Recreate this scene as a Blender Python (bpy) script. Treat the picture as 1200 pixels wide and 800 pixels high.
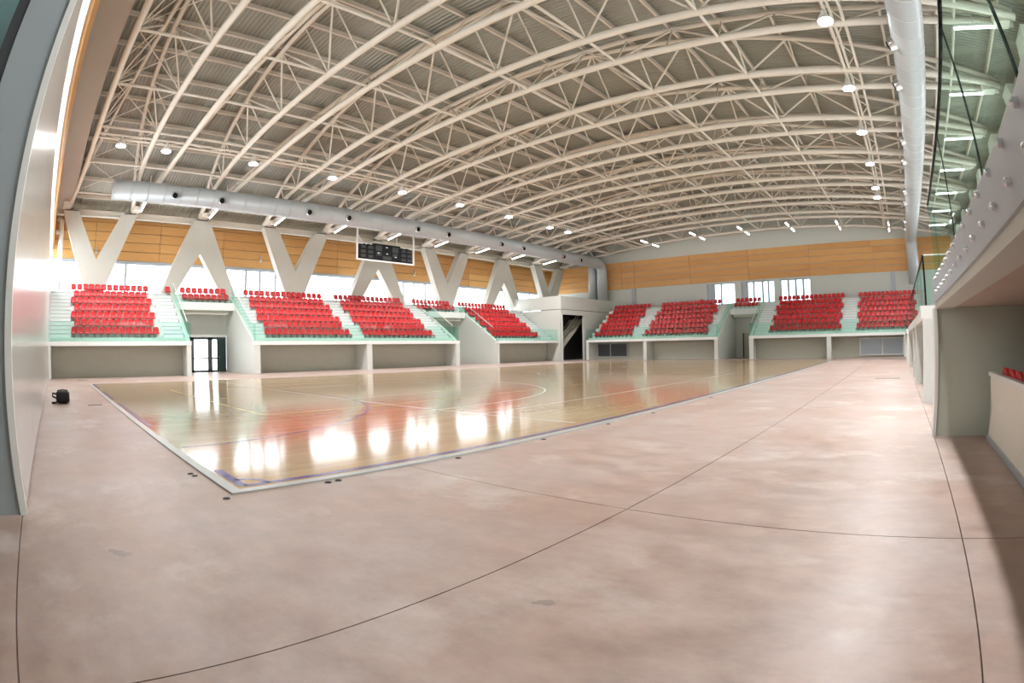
import bpy, math, random
from mathutils import Vector, Matrix

for o in list(bpy.data.objects):
    bpy.data.objects.remove(o, do_unlink=True)
scene = bpy.context.scene
COL = scene.collection
random.seed(7)
K = 5.0 / 6.0          # one measuring unit of the layout below is 0.833 m (court 24 x 48 units = 20 x 40 m)

# ------------------------------------------------------------------ camera
cam = bpy.data.cameras.new('camera')
camo = bpy.data.objects.new('camera', cam)
COL.objects.link(camo)
cam.type = 'PANO'
cam.sensor_width = 36.0
cam.sensor_fit = 'HORIZONTAL'
_c = cam.cycles if hasattr(cam, 'cycles') and hasattr(cam.cycles, 'panorama_type') else cam
_c.panorama_type = 'FISHEYE_EQUISOLID'
_c.fisheye_lens = 644.79 * 36.0 / 1200.0
_c.fisheye_fov = math.pi
cam.clip_start = 0.02
cam.clip_end = 500
yaw, pitch, roll = -0.715749, 0.011802, -0.0169296
fwd = Vector((math.sin(yaw) * math.cos(pitch), math.cos(yaw) * math.cos(pitch), math.sin(pitch)))
rgt = Vector((math.cos(yaw), -math.sin(yaw), 0))
upv = rgt.cross(fwd)
r2 = rgt * math.cos(roll) + upv * math.sin(roll)
u2 = -rgt * math.sin(roll) + upv * math.cos(roll)
camo.matrix_world = Matrix(((r2.x, u2.x, -fwd.x, 0), (r2.y, u2.y, -fwd.y, 0), (r2.z, u2.z, -fwd.z, 1.55 * K), (0, 0, 0, 1)))
scene.camera = camo

# ------------------------------------------------------------------ world, exposure
world = bpy.data.worlds.new('overcast')
scene.world = world
world.use_nodes = True
wn = world.node_tree.nodes
wn['Background'].inputs[0].default_value = (0.96, 0.98, 1.0, 1)
wn['Background'].inputs[1].default_value = 4.5
vs = scene.view_settings
vs.view_transform = 'Standard'
vs.look = 'None'
vs.gamma = 1.0
vs.exposure = 0.72
vs.use_curve_mapping = False
FLOOD_W = 1250.0
TUBE_E = 14.0
try:
    scene.cycles.max_bounces = 10
    scene.cycles.diffuse_bounces = 6
    scene.cycles.transparent_max_bounces = 24
    scene.cycles.sample_clamp_indirect = 6.0
    scene.cycles.use_denoising = True
    scene.cycles.caustics_reflective = False
    scene.cycles.caustics_refractive = False
except Exception:
    pass

# ------------------------------------------------------------------ materials
def nmat(name):
    m = bpy.data.materials.new(name)
    m.use_nodes = True
    nt = m.node_tree
    return m, nt, nt.nodes, nt.links, nt.nodes['Principled BSDF']

def plain(name, c, rough=0.5, metal=0.0, spec=0.5, var=0.0, scale=3.0, bump=0.0):
    m, nt, N, L, b = nmat(name)
    b.inputs['Base Color'].default_value = (*c, 1)
    b.inputs['Roughness'].default_value = rough
    b.inputs['Metallic'].default_value = metal
    b.inputs['Specular IOR Level'].default_value = spec
    if var > 0 or bump > 0:
        tc = N.new('ShaderNodeTexCoord')
        nz = N.new('ShaderNodeTexNoise')
        nz.inputs['Scale'].default_value = scale
        nz.inputs['Detail'].default_value = 5
        L.new(tc.outputs['Object'], nz.inputs['Vector'])
        if var > 0:
            mx = N.new('ShaderNodeMix'); mx.data_type = 'RGBA'
            mx.inputs[6].default_value = (*[max(0, v * (1 - var)) for v in c], 1)
            mx.inputs[7].default_value = (*[min(1, v * (1 + var)) for v in c], 1)
            L.new(nz.outputs['Fac'], mx.inputs[0])
            L.new(mx.outputs[2], b.inputs['Base Color'])
        if bump > 0:
            bp = N.new('ShaderNodeBump'); bp.inputs['Strength'].default_value = bump
            bp.inputs['Distance'].default_value = 0.02
            L.new(nz.outputs['Fac'], bp.inputs['Height'])
            L.new(bp.outputs['Normal'], b.inputs['Normal'])
    return m

def emit(name, c, s):
    m = bpy.data.materials.new(name); m.use_nodes = True
    nt = m.node_tree; nt.nodes.clear()
    e = nt.nodes.new('ShaderNodeEmission'); o = nt.nodes.new('ShaderNodeOutputMaterial')
    e.inputs[0].default_value = (*c, 1); e.inputs[1].default_value = s
    nt.links.new(e.outputs[0], o.inputs[0])
    return m

def glass(name, tint, gloss=1.0):
    m = bpy.data.materials.new(name); m.use_nodes = True
    nt = m.node_tree; nt.nodes.clear(); N = nt.nodes; L = nt.links
    t = N.new('ShaderNodeBsdfTransparent'); t.inputs[0].default_value = (*tint, 1)
    g = N.new('ShaderNodeBsdfGlossy'); g.inputs['Roughness'].default_value = 0.02
    g.inputs[0].default_value = (0.9, 1.0, 0.97, 1)
    lw = N.new('ShaderNodeLayerWeight'); lw.inputs[0].default_value = 0.5
    pw = N.new('ShaderNodeMath'); pw.operation = 'POWER'; pw.inputs[1].default_value = 4.0
    mu = N.new('ShaderNodeMath'); mu.operation = 'MULTIPLY_ADD'; mu.inputs[1].default_value = 0.45 * gloss; mu.inputs[2].default_value = 0.045 * gloss
    mx = N.new('ShaderNodeMixShader'); o = N.new('ShaderNodeOutputMaterial')
    L.new(lw.outputs['Facing'], pw.inputs[0]); L.new(pw.outputs[0], mu.inputs[0]); L.new(mu.outputs[0], mx.inputs[0])
    L.new(t.outputs[0], mx.inputs[1]); L.new(g.outputs[0], mx.inputs[2]); L.new(mx.outputs[0], o.inputs[0])
    return m

def concrete_floor():
    m, nt, N, L, b = nmat('pink_polished_concrete')
    tc = N.new('ShaderNodeTexCoord')
    def noise(scale, detail, stretch=None, seed=0.0):
        mp = N.new('ShaderNodeMapping'); L.new(tc.outputs['Object'], mp.inputs['Vector'])
        if stretch: mp.inputs['Scale'].default_value = stretch
        mp.inputs['Location'].default_value = (seed, seed * 1.7, 0)
        n = N.new('ShaderNodeTexNoise'); n.inputs['Scale'].default_value = scale; n.inputs['Detail'].default_value = detail
        n.inputs['Roughness'].default_value = 0.66
        L.new(mp.outputs['Vector'], n.inputs['Vector']); return n
    n1 = noise(0.42, 8); n2 = noise(2.6, 12, (1, 1.4, 1), 5); n3 = noise(0.8, 11, (1, 1.3, 1), 11); n4 = noise(7.0, 6, None, 3); n5 = noise(0.7, 9, (1.4, 1, 1), 23)
    r1 = N.new('ShaderNodeValToRGB')
    r1.color_ramp.elements[0].position = 0.36; r1.color_ramp.elements[0].color = (0.47, 0.34, 0.29, 1)
    r1.color_ramp.elements[1].position = 0.62; r1.color_ramp.elements[1].color = (0.55, 0.455, 0.425, 1)
    L.new(n1.outputs['Fac'], r1.inputs[0])
    r2_ = N.new('ShaderNodeValToRGB')
    r2_.color_ramp.elements[0].position = 0.32; r2_.color_ramp.elements[0].color = (0.74, 0.72, 0.71, 1)
    r2_.color_ramp.elements[1].position = 0.64; r2_.color_ramp.elements[1].color = (1.0, 1.0, 1.0, 1)
    L.new(n2.outputs['Fac'], r2_.inputs[0])
    r5 = N.new('ShaderNodeValToRGB')
    r5.color_ramp.elements[0].position = 0.45; r5.color_ramp.elements[0].color = (0, 0, 0, 1)
    r5.color_ramp.elements[1].position = 0.85; r5.color_ramp.elements[1].color = (0.7, 0.7, 0.7, 1)
    L.new(n5.outputs['Fac'], r5.inputs[0])
    mo = N.new('ShaderNodeMix'); mo.data_type = 'RGBA'
    L.new(r5.outputs[0], mo.inputs[0]); L.new(r1.outputs[0], mo.inputs[6]); mo.inputs[7].default_value = (0.52, 0.32, 0.225, 1)
    mu = N.new('ShaderNodeMix'); mu.data_type = 'RGBA'; mu.blend_type = 'MULTIPLY'; mu.inputs[0].default_value = 1.0
    L.new(mo.outputs[2], mu.inputs[6]); L.new(r2_.outputs[0], mu.inputs[7])
    # pale dusty patches
    r3 = N.new('ShaderNodeValToRGB')
    r3.color_ramp.elements[0].position = 0.54; r3.color_ramp.elements[0].color = (0, 0, 0, 1)
    r3.color_ramp.elements[1].position = 0.74; r3.color_ramp.elements[1].color = (0.75, 0.75, 0.75, 1)
    L.new(n3.outputs['Fac'], r3.inputs[0])
    mx = N.new('ShaderNodeMix'); mx.data_type = 'RGBA'
    L.new(r3.outputs[0], mx.inputs[0]); L.new(mu.outputs[2], mx.inputs[6]); mx.inputs[7].default_value = (0.68, 0.62, 0.59, 1)
    L.new(mx.outputs[2], b.inputs['Base Color'])
    rr = N.new('ShaderNodeMapRange'); rr.inputs[1].default_value = 0.25; rr.inputs[2].default_value = 0.75; rr.inputs[3].default_value = 0.29; rr.inputs[4].default_value = 0.50
    L.new(n2.outputs['Fac'], rr.inputs[0]); L.new(rr.outputs[0], b.inputs['Roughness'])
    return m

def court_wood():
    m, nt, N, L, b = nmat('varnished_maple_strips')
    tc = N.new('ShaderNodeTexCoord')
    mp = N.new('ShaderNodeMapping'); L.new(tc.outputs['Object'], mp.inputs['Vector'])
    mp.inputs['Rotation'].default_value = (0, 0, math.pi / 2)
    br = N.new('ShaderNodeTexBrick'); L.new(mp.outputs['Vector'], br.inputs['Vector'])
    br.inputs['Color1'].default_value = (0.55, 0.375, 0.215, 1); br.inputs['Color2'].default_value = (0.65, 0.47, 0.285, 1)
    br.inputs['Mortar'].default_value = (0.42, 0.28, 0.15, 1)
    br.inputs['Scale'].default_value = 1.0; br.inputs['Mortar Size'].default_value = 0.002
    br.inputs['Brick Width'].default_value = 1.8; br.inputs['Row Height'].default_value = 0.13
    nz = N.new('ShaderNodeTexNoise'); nz.inputs['Scale'].default_value = 0.35; nz.inputs['Detail'].default_value = 4
    L.new(tc.outputs['Object'], nz.inputs['Vector'])
    mu = N.new('ShaderNodeMix'); mu.data_type = 'RGBA'; mu.blend_type = 'MULTIPLY'; mu.inputs[0].default_value = 0.25
    L.new(br.outputs['Color'], mu.inputs[6]); L.new(nz.outputs['Color'], mu.inputs[7])
    L.new(mu.outputs[2], b.inputs['Base Color'])
    b.inputs['Roughness'].default_value = 0.11
    n2 = N.new('ShaderNodeTexNoise'); n2.inputs['Scale'].default_value = 1.2
    L.new(tc.outputs['Object'], n2.inputs['Vector'])
    bp = N.new('ShaderNodeBump'); bp.inputs['Strength'].default_value = 0.015; bp.inputs['Distance'].default_value = 0.02
    L.new(n2.outputs['Fac'], bp.inputs['Height']); L.new(bp.outputs['Normal'], b.inputs['Normal'])
    return m

def timber(name, c1, c2):
    m, nt, N, L, b = nmat(name)
    tc = N.new('ShaderNodeTexCoord'); oi = N.new('ShaderNodeObjectInfo')
    mp = N.new('ShaderNodeMapping'); L.new(tc.outputs['Object'], mp.inputs['Vector'])
    mp.inputs['Scale'].default_value = (0.8, 0.8, 9.0)
    nz = N.new('ShaderNodeTexNoise'); nz.inputs['Scale'].default_value = 1.3; nz.inputs['Detail'].default_value = 6
    L.new(mp.outputs['Vector'], nz.inputs['Vector'])
    ad = N.new('ShaderNodeMath'); ad.operation = 'MULTIPLY_ADD'; ad.inputs[1].default_value = 0.45
    L.new(oi.outputs['Random'], ad.inputs[0])
    sc = N.new('ShaderNodeMath'); sc.operation = 'MULTIPLY'; sc.inputs[1].default_value = 0.6
    L.new(nz.outputs['Fac'], sc.inputs[0]); L.new(sc.outputs[0], ad.inputs[2])
    mx = N.new('ShaderNodeMix'); mx.data_type = 'RGBA'
    mx.inputs[6].default_value = (*c1, 1); mx.inputs[7].default_value = (*c2, 1)
    L.new(ad.outputs[0], mx.inputs[0]); L.new(mx.outputs[2], b.inputs['Base Color'])
    b.inputs['Roughness'].default_value = 0.45
    return m

M = dict(
    floor=concrete_floor(), joint=plain('floor_joint_filler', (0.12, 0.08, 0.07), 0.9),
    court=court_wood(),
    trim=plain('grey_aluminium_court_trim', (0.50, 0.53, 0.53), 0.35, 0.3),
    lblue=plain('blue_court_paint', (0.055, 0.06, 0.30), 0.2), lwhite=plain('white_court_paint', (0.85, 0.84, 0.80), 0.2),
    lyellow=plain('yellow_court_paint', (0.85, 0.70, 0.28), 0.2),
    steel=plain('warm_white_painted_steel', (0.80, 0.765, 0.69), 0.42, var=0.04, scale=2),
    steel2=plain('cream_painted_steel', (0.74, 0.68, 0.60), 0.45, var=0.04, scale=2),
    deck=plain('grey_corrugated_sheet', (0.36, 0.36, 0.31), 0.42, 0.25, var=0.08, scale=1.5),
    panel=plain('pale_grey_green_panel', (0.62, 0.65, 0.61), 0.4, var=0.02),
    gloss_panel=plain('glossy_white_sandwich_panel', (0.66, 0.67, 0.67), 0.2, var=0.015),
    end_face=plain('blue_grey_painted_steel', (0.36, 0.41, 0.44), 0.5, var=0.04),
    white=plain('white_painted_metal', (0.80, 0.82, 0.81), 0.38),
    stand=plain('light_grey_stand_cladding', (0.66, 0.69, 0.66), 0.45, var=0.03),
    tread=plain('pale_grey_step_coating', (0.70, 0.74, 0.72), 0.5, var=0.03),
    recess=plain('taupe_rendered_wall', (0.475, 0.485, 0.42), 0.7, var=0.06, scale=2),
    column=plain('smooth_pale_concrete', (0.60, 0.60, 0.545), 0.55, var=0.05, scale=1.2),
    brown=plain('brown_raw_soffit', (0.50, 0.40, 0.335), 0.8, var=0.1, scale=1.4),
    channel=plain('grey_painted_steel_channel', (0.40, 0.42, 0.45), 0.4, 0.2),
    bolt=plain('zinc_bolt', (0.75, 0.76, 0.78), 0.22, 0.9),
    wood=timber('honey_timber_board', (0.60, 0.285, 0.085), (0.78, 0.45, 0.17)),
    seat=plain('red_moulded_plastic', (0.60, 0.016, 0.022), 0.32), bracket=plain('grey_seat_bracket', (0.5, 0.5, 0.5), 0.5),
    duct=plain('pale_blue_grey_duct_sheet', (0.50, 0.55, 0.58), 0.32, 0.1, var=0.03),
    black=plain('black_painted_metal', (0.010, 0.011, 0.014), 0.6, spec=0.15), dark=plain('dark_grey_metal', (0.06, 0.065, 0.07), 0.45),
    digit=plain('grey_unlit_digit_glass', (0.05, 0.055, 0.055), 0.5, spec=0.2),
    darkgreen=plain('dark_green_door_paint', (0.02, 0.05, 0.045), 0.35),
    frame=plain('grey_aluminium_frame', (0.42, 0.46, 0.50), 0.4, 0.2),
    glass=glass('green_tinted_balustrade_glass', (0.84, 0.95, 0.92), 0.25), pane=glass('clear_window_glass', (0.97, 0.985, 0.985), 0.3),
    bluepane=glass('pale_blue_window_glass', (0.66, 0.80, 0.84), 0.4),
    gedge=plain('glass_edge_green', (0.02, 0.05, 0.045), 0.3),
    tarp=plain('cream_canvas', (0.80, 0.765, 0.68), 0.75, var=0.05, scale=2),
    grille=plain('grey_louvre_metal', (0.42, 0.47, 0.52), 0.4, 0.4),
    nylon=plain('black_nylon_fabric', (0.008, 0.008, 0.01), 0.7), soffit=plain('taupe_soffit_board', (0.42, 0.375, 0.325), 0.6, var=0.04),
    pier_green=plain('grey_green_painted_pier', (0.57, 0.62, 0.545), 0.55, var=0.04, scale=1.5),
    redbox=plain('red_enamel', (0.5, 0.03, 0.02), 0.4),
    stain=plain('grey_cement_stain', (0.33, 0.27, 0.24), 0.4, var=0.2, scale=8),
    dust=plain('pale_plaster_dust', (0.66, 0.60, 0.57), 0.8, var=0.1, scale=6),
    tube=emit('fluorescent_tube_light', (1.0, 0.97, 0.92), TUBE_E), lamp=emit('high_bay_lamp_light', (0.97, 0.98, 1.0), 60.0),
)

# ------------------------------------------------------------------ mesh helpers (layout units in, metres out)
class MB:
    def __init__(s): s.v = []; s.f = []; s.mi = []; s.cur = 0
    def add(s, vs_, fs):
        n = len(s.v); s.v += [tuple(p) for p in vs_]
        s.f += [tuple(n + i for i in f) for f in fs]; s.mi += [s.cur] * len(fs); return s
    def box(s, x0, x1, y0, y1, z0, z1):
        if x0 > x1: x0, x1 = x1, x0
        if y0 > y1: y0, y1 = y1, y0
        return s.add([(x0, y0, z0), (x1, y0, z0), (x1, y1, z0), (x0, y1, z0), (x0, y0, z1), (x1, y0, z1), (x1, y1, z1), (x0, y1, z1)],
                     [(0, 3, 2, 1), (4, 5, 6, 7), (0, 1, 5, 4), (1, 2, 6, 5), (2, 3, 7, 6), (3, 0, 4, 7)])
    def prism(s, poly, a, b):
        """poly: list of callables' points; a and b map a 2-D point to the two end faces"""
        n = len(poly)
        return s.add([a(p) for p in poly] + [b(p) for p in poly],
                     [tuple(range(n - 1, -1, -1)), tuple(range(n, 2 * n))] + [(i, (i + 1) % n, n + (i + 1) % n, n + i) for i in range(n)])
    def tube(s, pts, r, n=8, caps=True):
        pts = [Vector(p) for p in pts]; rs = r if isinstance(r, (list, tuple)) else [r] * len(pts)
        base = len(s.v); ref = None
        for i, p in enumerate(pts):
            t = (pts[min(i + 1, len(pts) - 1)] - pts[max(i - 1, 0)]).normalized()
            if ref is None:
                ref = Vector((0, 0, 1)) if abs(t.z) < 0.9 else Vector((1, 0, 0))
            u = (ref - t * ref.dot(t)).normalized(); ref = u; w = t.cross(u)
            for k in range(n):
                a = 2 * math.pi * k / n
                s.v.append(tuple(p + (u * math.cos(a) + w * math.sin(a)) * rs[i]))
        for i in range(len(pts) - 1):
            for k in range(n):
                a = base + i * n + k; b = base + i * n + (k + 1) % n
                s.f.append((a, b, b + n, a + n)); s.mi.append(s.cur)
        if caps:
            s.f.append(tuple(base + k for k in range(n - 1, -1, -1))); s.mi.append(s.cur)
            e = base + (len(pts) - 1) * n
            s.f.append(tuple(e + k for k in range(n))); s.mi.append(s.cur)
        return s
    def mesh(s, name, mats, smooth=False):
        me = bpy.data.meshes.new(name)
        me.from_pydata([(x * K, y * K, z * K) for x, y, z in s.v], [], s.f)
        for m in (mats if isinstance(mats, (list, tuple)) else [mats]): me.materials.append(M[m])
        if any(s.mi): me.polygons.foreach_set('material_index', s.mi)
        if smooth: me.polygons.foreach_set('use_smooth', [True] * len(me.polygons))
        me.update(); return me
    def build(s, name, mats, parent=None, smooth=False, **kw):
        return link(name, s.mesh(name, mats, smooth), parent, **kw)

def link(name, data, parent=None, label=None, cat=None, group=None, kind=None, mat=None):
    o = bpy.data.objects.new(name, data); COL.objects.link(o)
    if mat is not None: o.matrix_world = mat
    if parent is not None:
        o.parent = parent
        o.matrix_parent_inverse = Matrix.Translation(-ROOT[parent.name]) if parent.name in ROOT else Matrix()
    tag(o, label, cat, group, kind); return o

def tag(o, label=None, cat=None, group=None, kind=None):
    if label: o['label'] = label
    if cat: o['category'] = cat
    if group: o['group'] = group
    if kind: o['kind'] = kind
    return o

ROOT = {}
def thing(name, loc, label, cat, group=None, kind=None):
    o = bpy.data.objects.new(name, None); COL.objects.link(o)
    p = Vector(loc) * K; o.location = p; ROOT[o.name] = p; o.empty_display_size = 0.2
    return tag(o, label, cat, group, kind)

def box(name, mat, parent, x0, x1, y0, y1, z0, z1, **kw):
    return MB().box(x0, x1, y0, y1, z0, z1).build(name, mat, parent, **kw)

def unit_bar(mat, n=6):
    me = MB().tube([(0, 0, 0), (0, 0, 1 / K)], 1 / K, n, caps=False).mesh('bar_' + mat, mat, True); return me
BARS = {m: unit_bar(m) for m in ('steel', 'steel2', 'white')}
def bar(name, p, q, r, mat='steel', parent=None, **kw):
    p = Vector(p) * K; q = Vector(q) * K; d = q - p
    rot = d.to_track_quat('Z', 'Y').to_matrix().to_4x4()
    mt = Matrix.Translation(p) @ rot @ Matrix.Diagonal((r * K, r * K, d.length, 1))
    return link(name, BARS[mat], parent, mat=mt, **kw)

ORD = ['first', 'second', 'third', 'fourth', 'fifth', 'sixth', 'seventh', 'eighth', 'ninth', 'tenth', 'eleventh', 'twelfth', 'thirteenth', 'fourteenth', 'fifteenth', 'sixteenth', 'seventeenth', 'eighteenth', 'nineteenth', 'twentieth', 'twenty-first']

# ------------------------------------------------------------------ main dimensions (layout units)
XC, HS = -17.97, 25.03                     # middle of the hall, half span between the column lines
XV, XVR = XC - HS, XC + HS                 # column lines
XW, XWR = -46.0, 10.06                     # glazed side walls
YE = 61.5                                  # far end wall
YL = -0.58                                 # panel wall beside the court
YB = -7.0                                  # wall behind the camera
T = [0.2 + 6 * i for i in range(11)]       # truss lines
def uu(x): return min(abs(x - XC) / HS, 1.3)
def zb(x): return 14.25 - 1.94 * uu(x) ** 2.3
def zt(x): return 16.5 - 3.9 * uu(x) ** 1.85
def sb(x): return 0.25 + 0.93 * max(0, 1 - uu(x) ** 4)
def st(x): return 0.12 + 2.73 * max(0, 1 - uu(x) ** 2)

# ------------------------------------------------------------------ floor
fl = box('floor', 'joint', None, -48, 12, YB, 63, -0.30, -0.02, kind='structure')
xc = [-48, -2.46, 0.72, 12]; yc = [YB, YL, 4.45, 63]
g_ = 0.006
for i in range(3):
    for j in range(3):
        box('floor_slab', 'floor', fl, xc[i] + g_, xc[i + 1] - g_, yc[j] + g_, yc[j + 1] - g_, -0.02, 0.0)

# ------------------------------------------------------------------ roof deck
mb = MB(); NX = 36
xs = [XW - 0.6 + (XWR - XW + 1.2) * i / NX for i in range(NX + 1)]
prof = []; y = YB
while y < YE + 0.3:
    prof += [(y, 0.0), (y + 0.08, 0.0), (y + 0.12, 0.06), (y + 0.20, 0.06)]; y += 0.24
for yy, dz in prof:
    for x in xs: mb.v.append((x, yy, zt(x) + 0.42 + dz))
n = NX + 1
for a in range(len(prof) - 1):
    for b in range(NX):
        mb.f.append((a * n + b, a * n + b + 1, (a + 1) * n + b + 1, (a + 1) * n + b)); mb.mi.append(0)
mb.build('ceiling', 'deck', kind='structure')

# ------------------------------------------------------------------ walls
def polywall(name, mat, x0, x1, y0, y1, ztop, kind='structure', zbot=0.0, nseg=30):
    poly = [(x0, zbot), (x1, zbot)] + [(x1 + (x0 - x1) * i / nseg, ztop(x1 + (x0 - x1) * i / nseg)) for i in range(nseg + 1)]
    return MB().prism(poly, lambda p: (p[0], y1, p[1]), lambda p: (p[0], y0, p[1])).build(name, mat, None, kind=kind)

# far end wall: built in bands so that the windows are real openings
wf = MB()
EW = [(-22.9, -19.3), (-18.5, -14.4), (-13.7, -10.0)]
xs_ = [XW] + [v for p in EW for v in p] + [XWR]
for a in range(0, len(xs_), 2): wf.box(xs_[a], xs_[a + 1], YE, YE + 0.4, 5.7, 8.60)
wf.box(XW, XWR, YE, YE + 0.4, 0, 5.7); wf.box(XW, XWR, YE, YE + 0.4, 8.60, 9.0)
poly = [(XW, 9.0), (XWR, 9.0)] + [(x, zt(x) + 0.45) for x in [XWR + (XW - XWR) * i / 30 for i in range(31)]]
wf.prism(poly, lambda p: (p[0], YE + 0.4, p[1]), lambda p: (p[0], YE, p[1]))
wall_far = wf.build('wall_far', 'panel', kind='structure')
# honey boards on the far wall: five courses with pale shadow gaps
zs = [8.80 + 0.70 * i for i in range(6)]
xp = [-46, -34.6, -32.7, -25, -17.5, -10, -2.5, 3.2, XWR]
for r_ in range(5):
    for i in range(len(xp) - 1):
        box('plank', 'wood', wall_far, xp[i] + 0.015, xp[i + 1] - 0.015, YE - 0.09, YE, zs[r_] + (0.035 if r_ else 0), zs[r_ + 1] - 0.02)
for x in (-32.9, -0.2):
    box('trim_post', 'frame', wall_far, x - 0.28, x + 0.28, YE - 0.12, YE, 5.4, 8.78)

def window(idx, parent_axis, a0, a1, z0, z1, plane, mull, depth=0.12, pane='pane', frame='frame', t=0.07, sgn=1):
    """window in a plane x=plane ('x') or y=plane ('y')"""
    def bx(m_, p0, p1, q0, q1, d0, d1):
        if parent_axis == 'x': m_.box(plane + sgn * d0, plane + sgn * d1, p0, p1, q0, q1)
        else: m_.box(p0, p1, plane + sgn * d0, plane + sgn * d1, q0, q1)
    m_ = MB(); bx(m_, a0, a1, z0, z0 + t, 0, depth); bx(m_, a0, a1, z1 - t, z1, 0, depth)
    bx(m_, a0, a0 + t, z0 + t, z1 - t, 0, depth); bx(m_, a1 - t, a1, z0 + t, z1 - t, 0, depth)
    w = m_.build('window_%d' % idx, frame, None, kind='structure')
    ed = [a0] + list(mull) + [a1]
    for q in mull:
        m_ = MB(); bx(m_, q - t, q + t, z0 + t, z1 - t, 0, depth); m_.build('mullion', frame, w)
    for i in range(len(ed) - 1):
        m_ = MB(); bx(m_, ed[i] + t * 0.7, ed[i + 1] - t * 0.7, z0 + t, z1 - t, depth * 0.4, depth * 0.5)
        m_.build('pane', pane if isinstance(pane, str) else pane[i % len(pane)], w)
    return w

wi = 1
window(wi, 'y', -22.9, -19.3, 5.7, 8.6, YE + 0.1, (-22.0, -21.1), 0.15, ['frame', 'bluepane', 'bluepane'], t=0.10); wi += 1
window(wi, 'y', -18.5, -14.4, 5.7, 8.6, YE + 0.1, (-17.8, -17.0, -15.9, -15.2), 0.15, ['frame', 'bluepane', 'bluepane', 'bluepane', 'bluepane'], t=0.11); wi += 1
window(wi, 'y', -13.7, -10.0, 5.7, 8.6, YE + 0.1, (-12.75, -11.85, -10.95), 0.15, 'bluepane', t=0.13); wi += 1

# glazed long walls
def side_wall(name, xw, sg, others):
    global wi
    m_ = MB()
    m_.box(xw - sg * 0.4, xw, YB, 9.5, 0, 5.4); m_.box(xw - sg * 0.4, xw, 9.5, 17.5, 2.9, 5.4); m_.box(xw - sg * 0.4, xw, 17.5, YE + 0.4, 0, 5.4)
    m_.box(xw - sg * 0.4, xw, YB, YE + 0.4, 8.87, 12.75)
    m_.box(xw - sg * 0.4, xw, YB, YL, 5.4, 8.87)
    w = m_.build(name, 'panel', kind='structure')
    lens = [YL, 3.2, 9.2, 15.2, 21.2, 27.2, 33.2, 39.2, 45.2, 51.2, 57.2, YE]
    for r_ in range(5):
        for i in range(len(lens) - 1):
            z0 = 8.88 + 0.76 * r_
            box('plank', 'wood', w, xw + sg * 0.03, xw + sg * 0.12, lens[i] + 0.015, lens[i + 1] - 0.015, z0 + 0.02, z0 + 0.74)
    box('backing_board', 'dark', w, xw, xw + sg * 0.03, YL, YE, 8.88, 12.68)
    e = box('trim_strip', 'frame', w, xw, xw + sg * 0.16, YL, YE, 8.74, 8.88)
    y_ = [YL, 6.2, 15.6, 20.6, 33.6, 38.6, 51.6, 56.6, YE]
    for i in range(len(y_) - 1):
        mul = [y_[i] + 2.0, y_[i] + 3.4] if abs(y_[i + 1] - y_[i] - 5.0) < 0.1 else []
        window(wi, 'x', y_[i], y_[i + 1], 5.4, 8.74, xw, mul, 0.14, 'pane', t=0.10, sgn=-sg); wi += 1
    return w
wall_side = side_wall('wall_side', XW, 1, True)
wall_right = side_wall('wall_right', XWR, -1, False)

# panel wall beside the court, with the high window strip above it
wl = MB(); wl.box(-46, -5.80, YL - 0.56, YL, 0, 6.3)
wall_left = wl.build('wall_left', 'end_face', kind='structure')
for i in range(10):                                              # cladding sheets, each with its joint
    a = -46 + 4.02 * i
    box('panel', 'gloss_panel', wall_left, a + 0.008, min(a + 4.02 - 0.008, -5.80), YL, YL + 0.05, 0.03, 6.28)
box('trim_corner', 'white', wall_left, -5.88, -5.76, YL - 0.02, YL + 0.06, 0.0, 6.3)
um = MB(); um.box(-46, 12, YL - 0.56, YL - 0.10, 9.7, 12.9)
poly = [(XW, 12.9), (XWR, 12.9)] + [(x, zt(x) + 0.45) for x in [XWR + (XW - XWR) * i / 30 for i in range(31)]]
um.prism(poly, lambda p: (p[0], YL - 0.1, p[1]), lambda p: (p[0], YL - 0.56, p[1]))
wall_up = um.build('wall_upper', 'panel', kind='structure')
for r_ in range(4):
    for i in range(8):
        a = -46 + 7.0 * i
        box('plank', 'wood', wall_up, a + 0.012, a + 6.988, YL - 0.10, YL, 9.72 + 0.76 * r_, 9.72 + 0.76 * r_ + 0.745)
window(wi, 'y', -46, 12, 6.3, 9.7, YL - 0.12, [-46 + 4.15 * i for i in range(1, 14)], 0.15, 'pane', frame='white', t=0.08, sgn=-1); wi += 1
# boarded soffit between that wall and the first truss, following the arch
so = MB(); seg = 30
for i in range(seg + 1):
    x = XV - 0.5 + (2 * HS + 1) * i / seg
    z = zb(x) - 0.02
    so.v += [(x, YL - 0.08, z), (x, 0.78, z), (x, 0.78, z + 0.5), (x, YL - 0.08, z + 0.5)]
for i in range(seg):
    a = 4 * i
    for k in range(4): so.f.append((a + k, a + (k + 1) % 4, a + 4 + (k + 1) % 4, a + 4 + k)); so.mi.append(0)
so.build('trim_1', 'soffit', kind='structure')
# dark framed screen standing past the end of the panel wall
sc_ = thing('glazed_screen', (-5.9, -1.2, 0), 'dark steel framed glazed screen at the end of the white panel wall', 'screen')
for a, b in ((-1.30, -1.15), (-4.1, -3.95), (-6.9, -6.75)): box('frame_post', 'dark', sc_, -5.95, -5.82, a, b, 0, 6.3)
for z in (0.0, 3.0, 6.15): box('frame_rail', 'dark', sc_, -5.93, -5.84, -6.9, -1.16, z, z + 0.15)
for a, b in ((-3.95, -1.30), (-6.75, -4.1)):
    for z0, z1 in ((0.15, 3.0), (3.15, 6.15)): box('pane', 'bluepane', sc_, -5.90, -5.88, a, b, z0, z1)
# closing walls behind the camera
box('wall_back', 'panel', None, -8.4, XWR, YB - 0.4, YB, 0, 16.9, kind='structure')
box('wall_corner', 'panel', None, -8.4, -8.0, YB, YL - 0.56, 0, 16.0, kind='structure')

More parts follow.
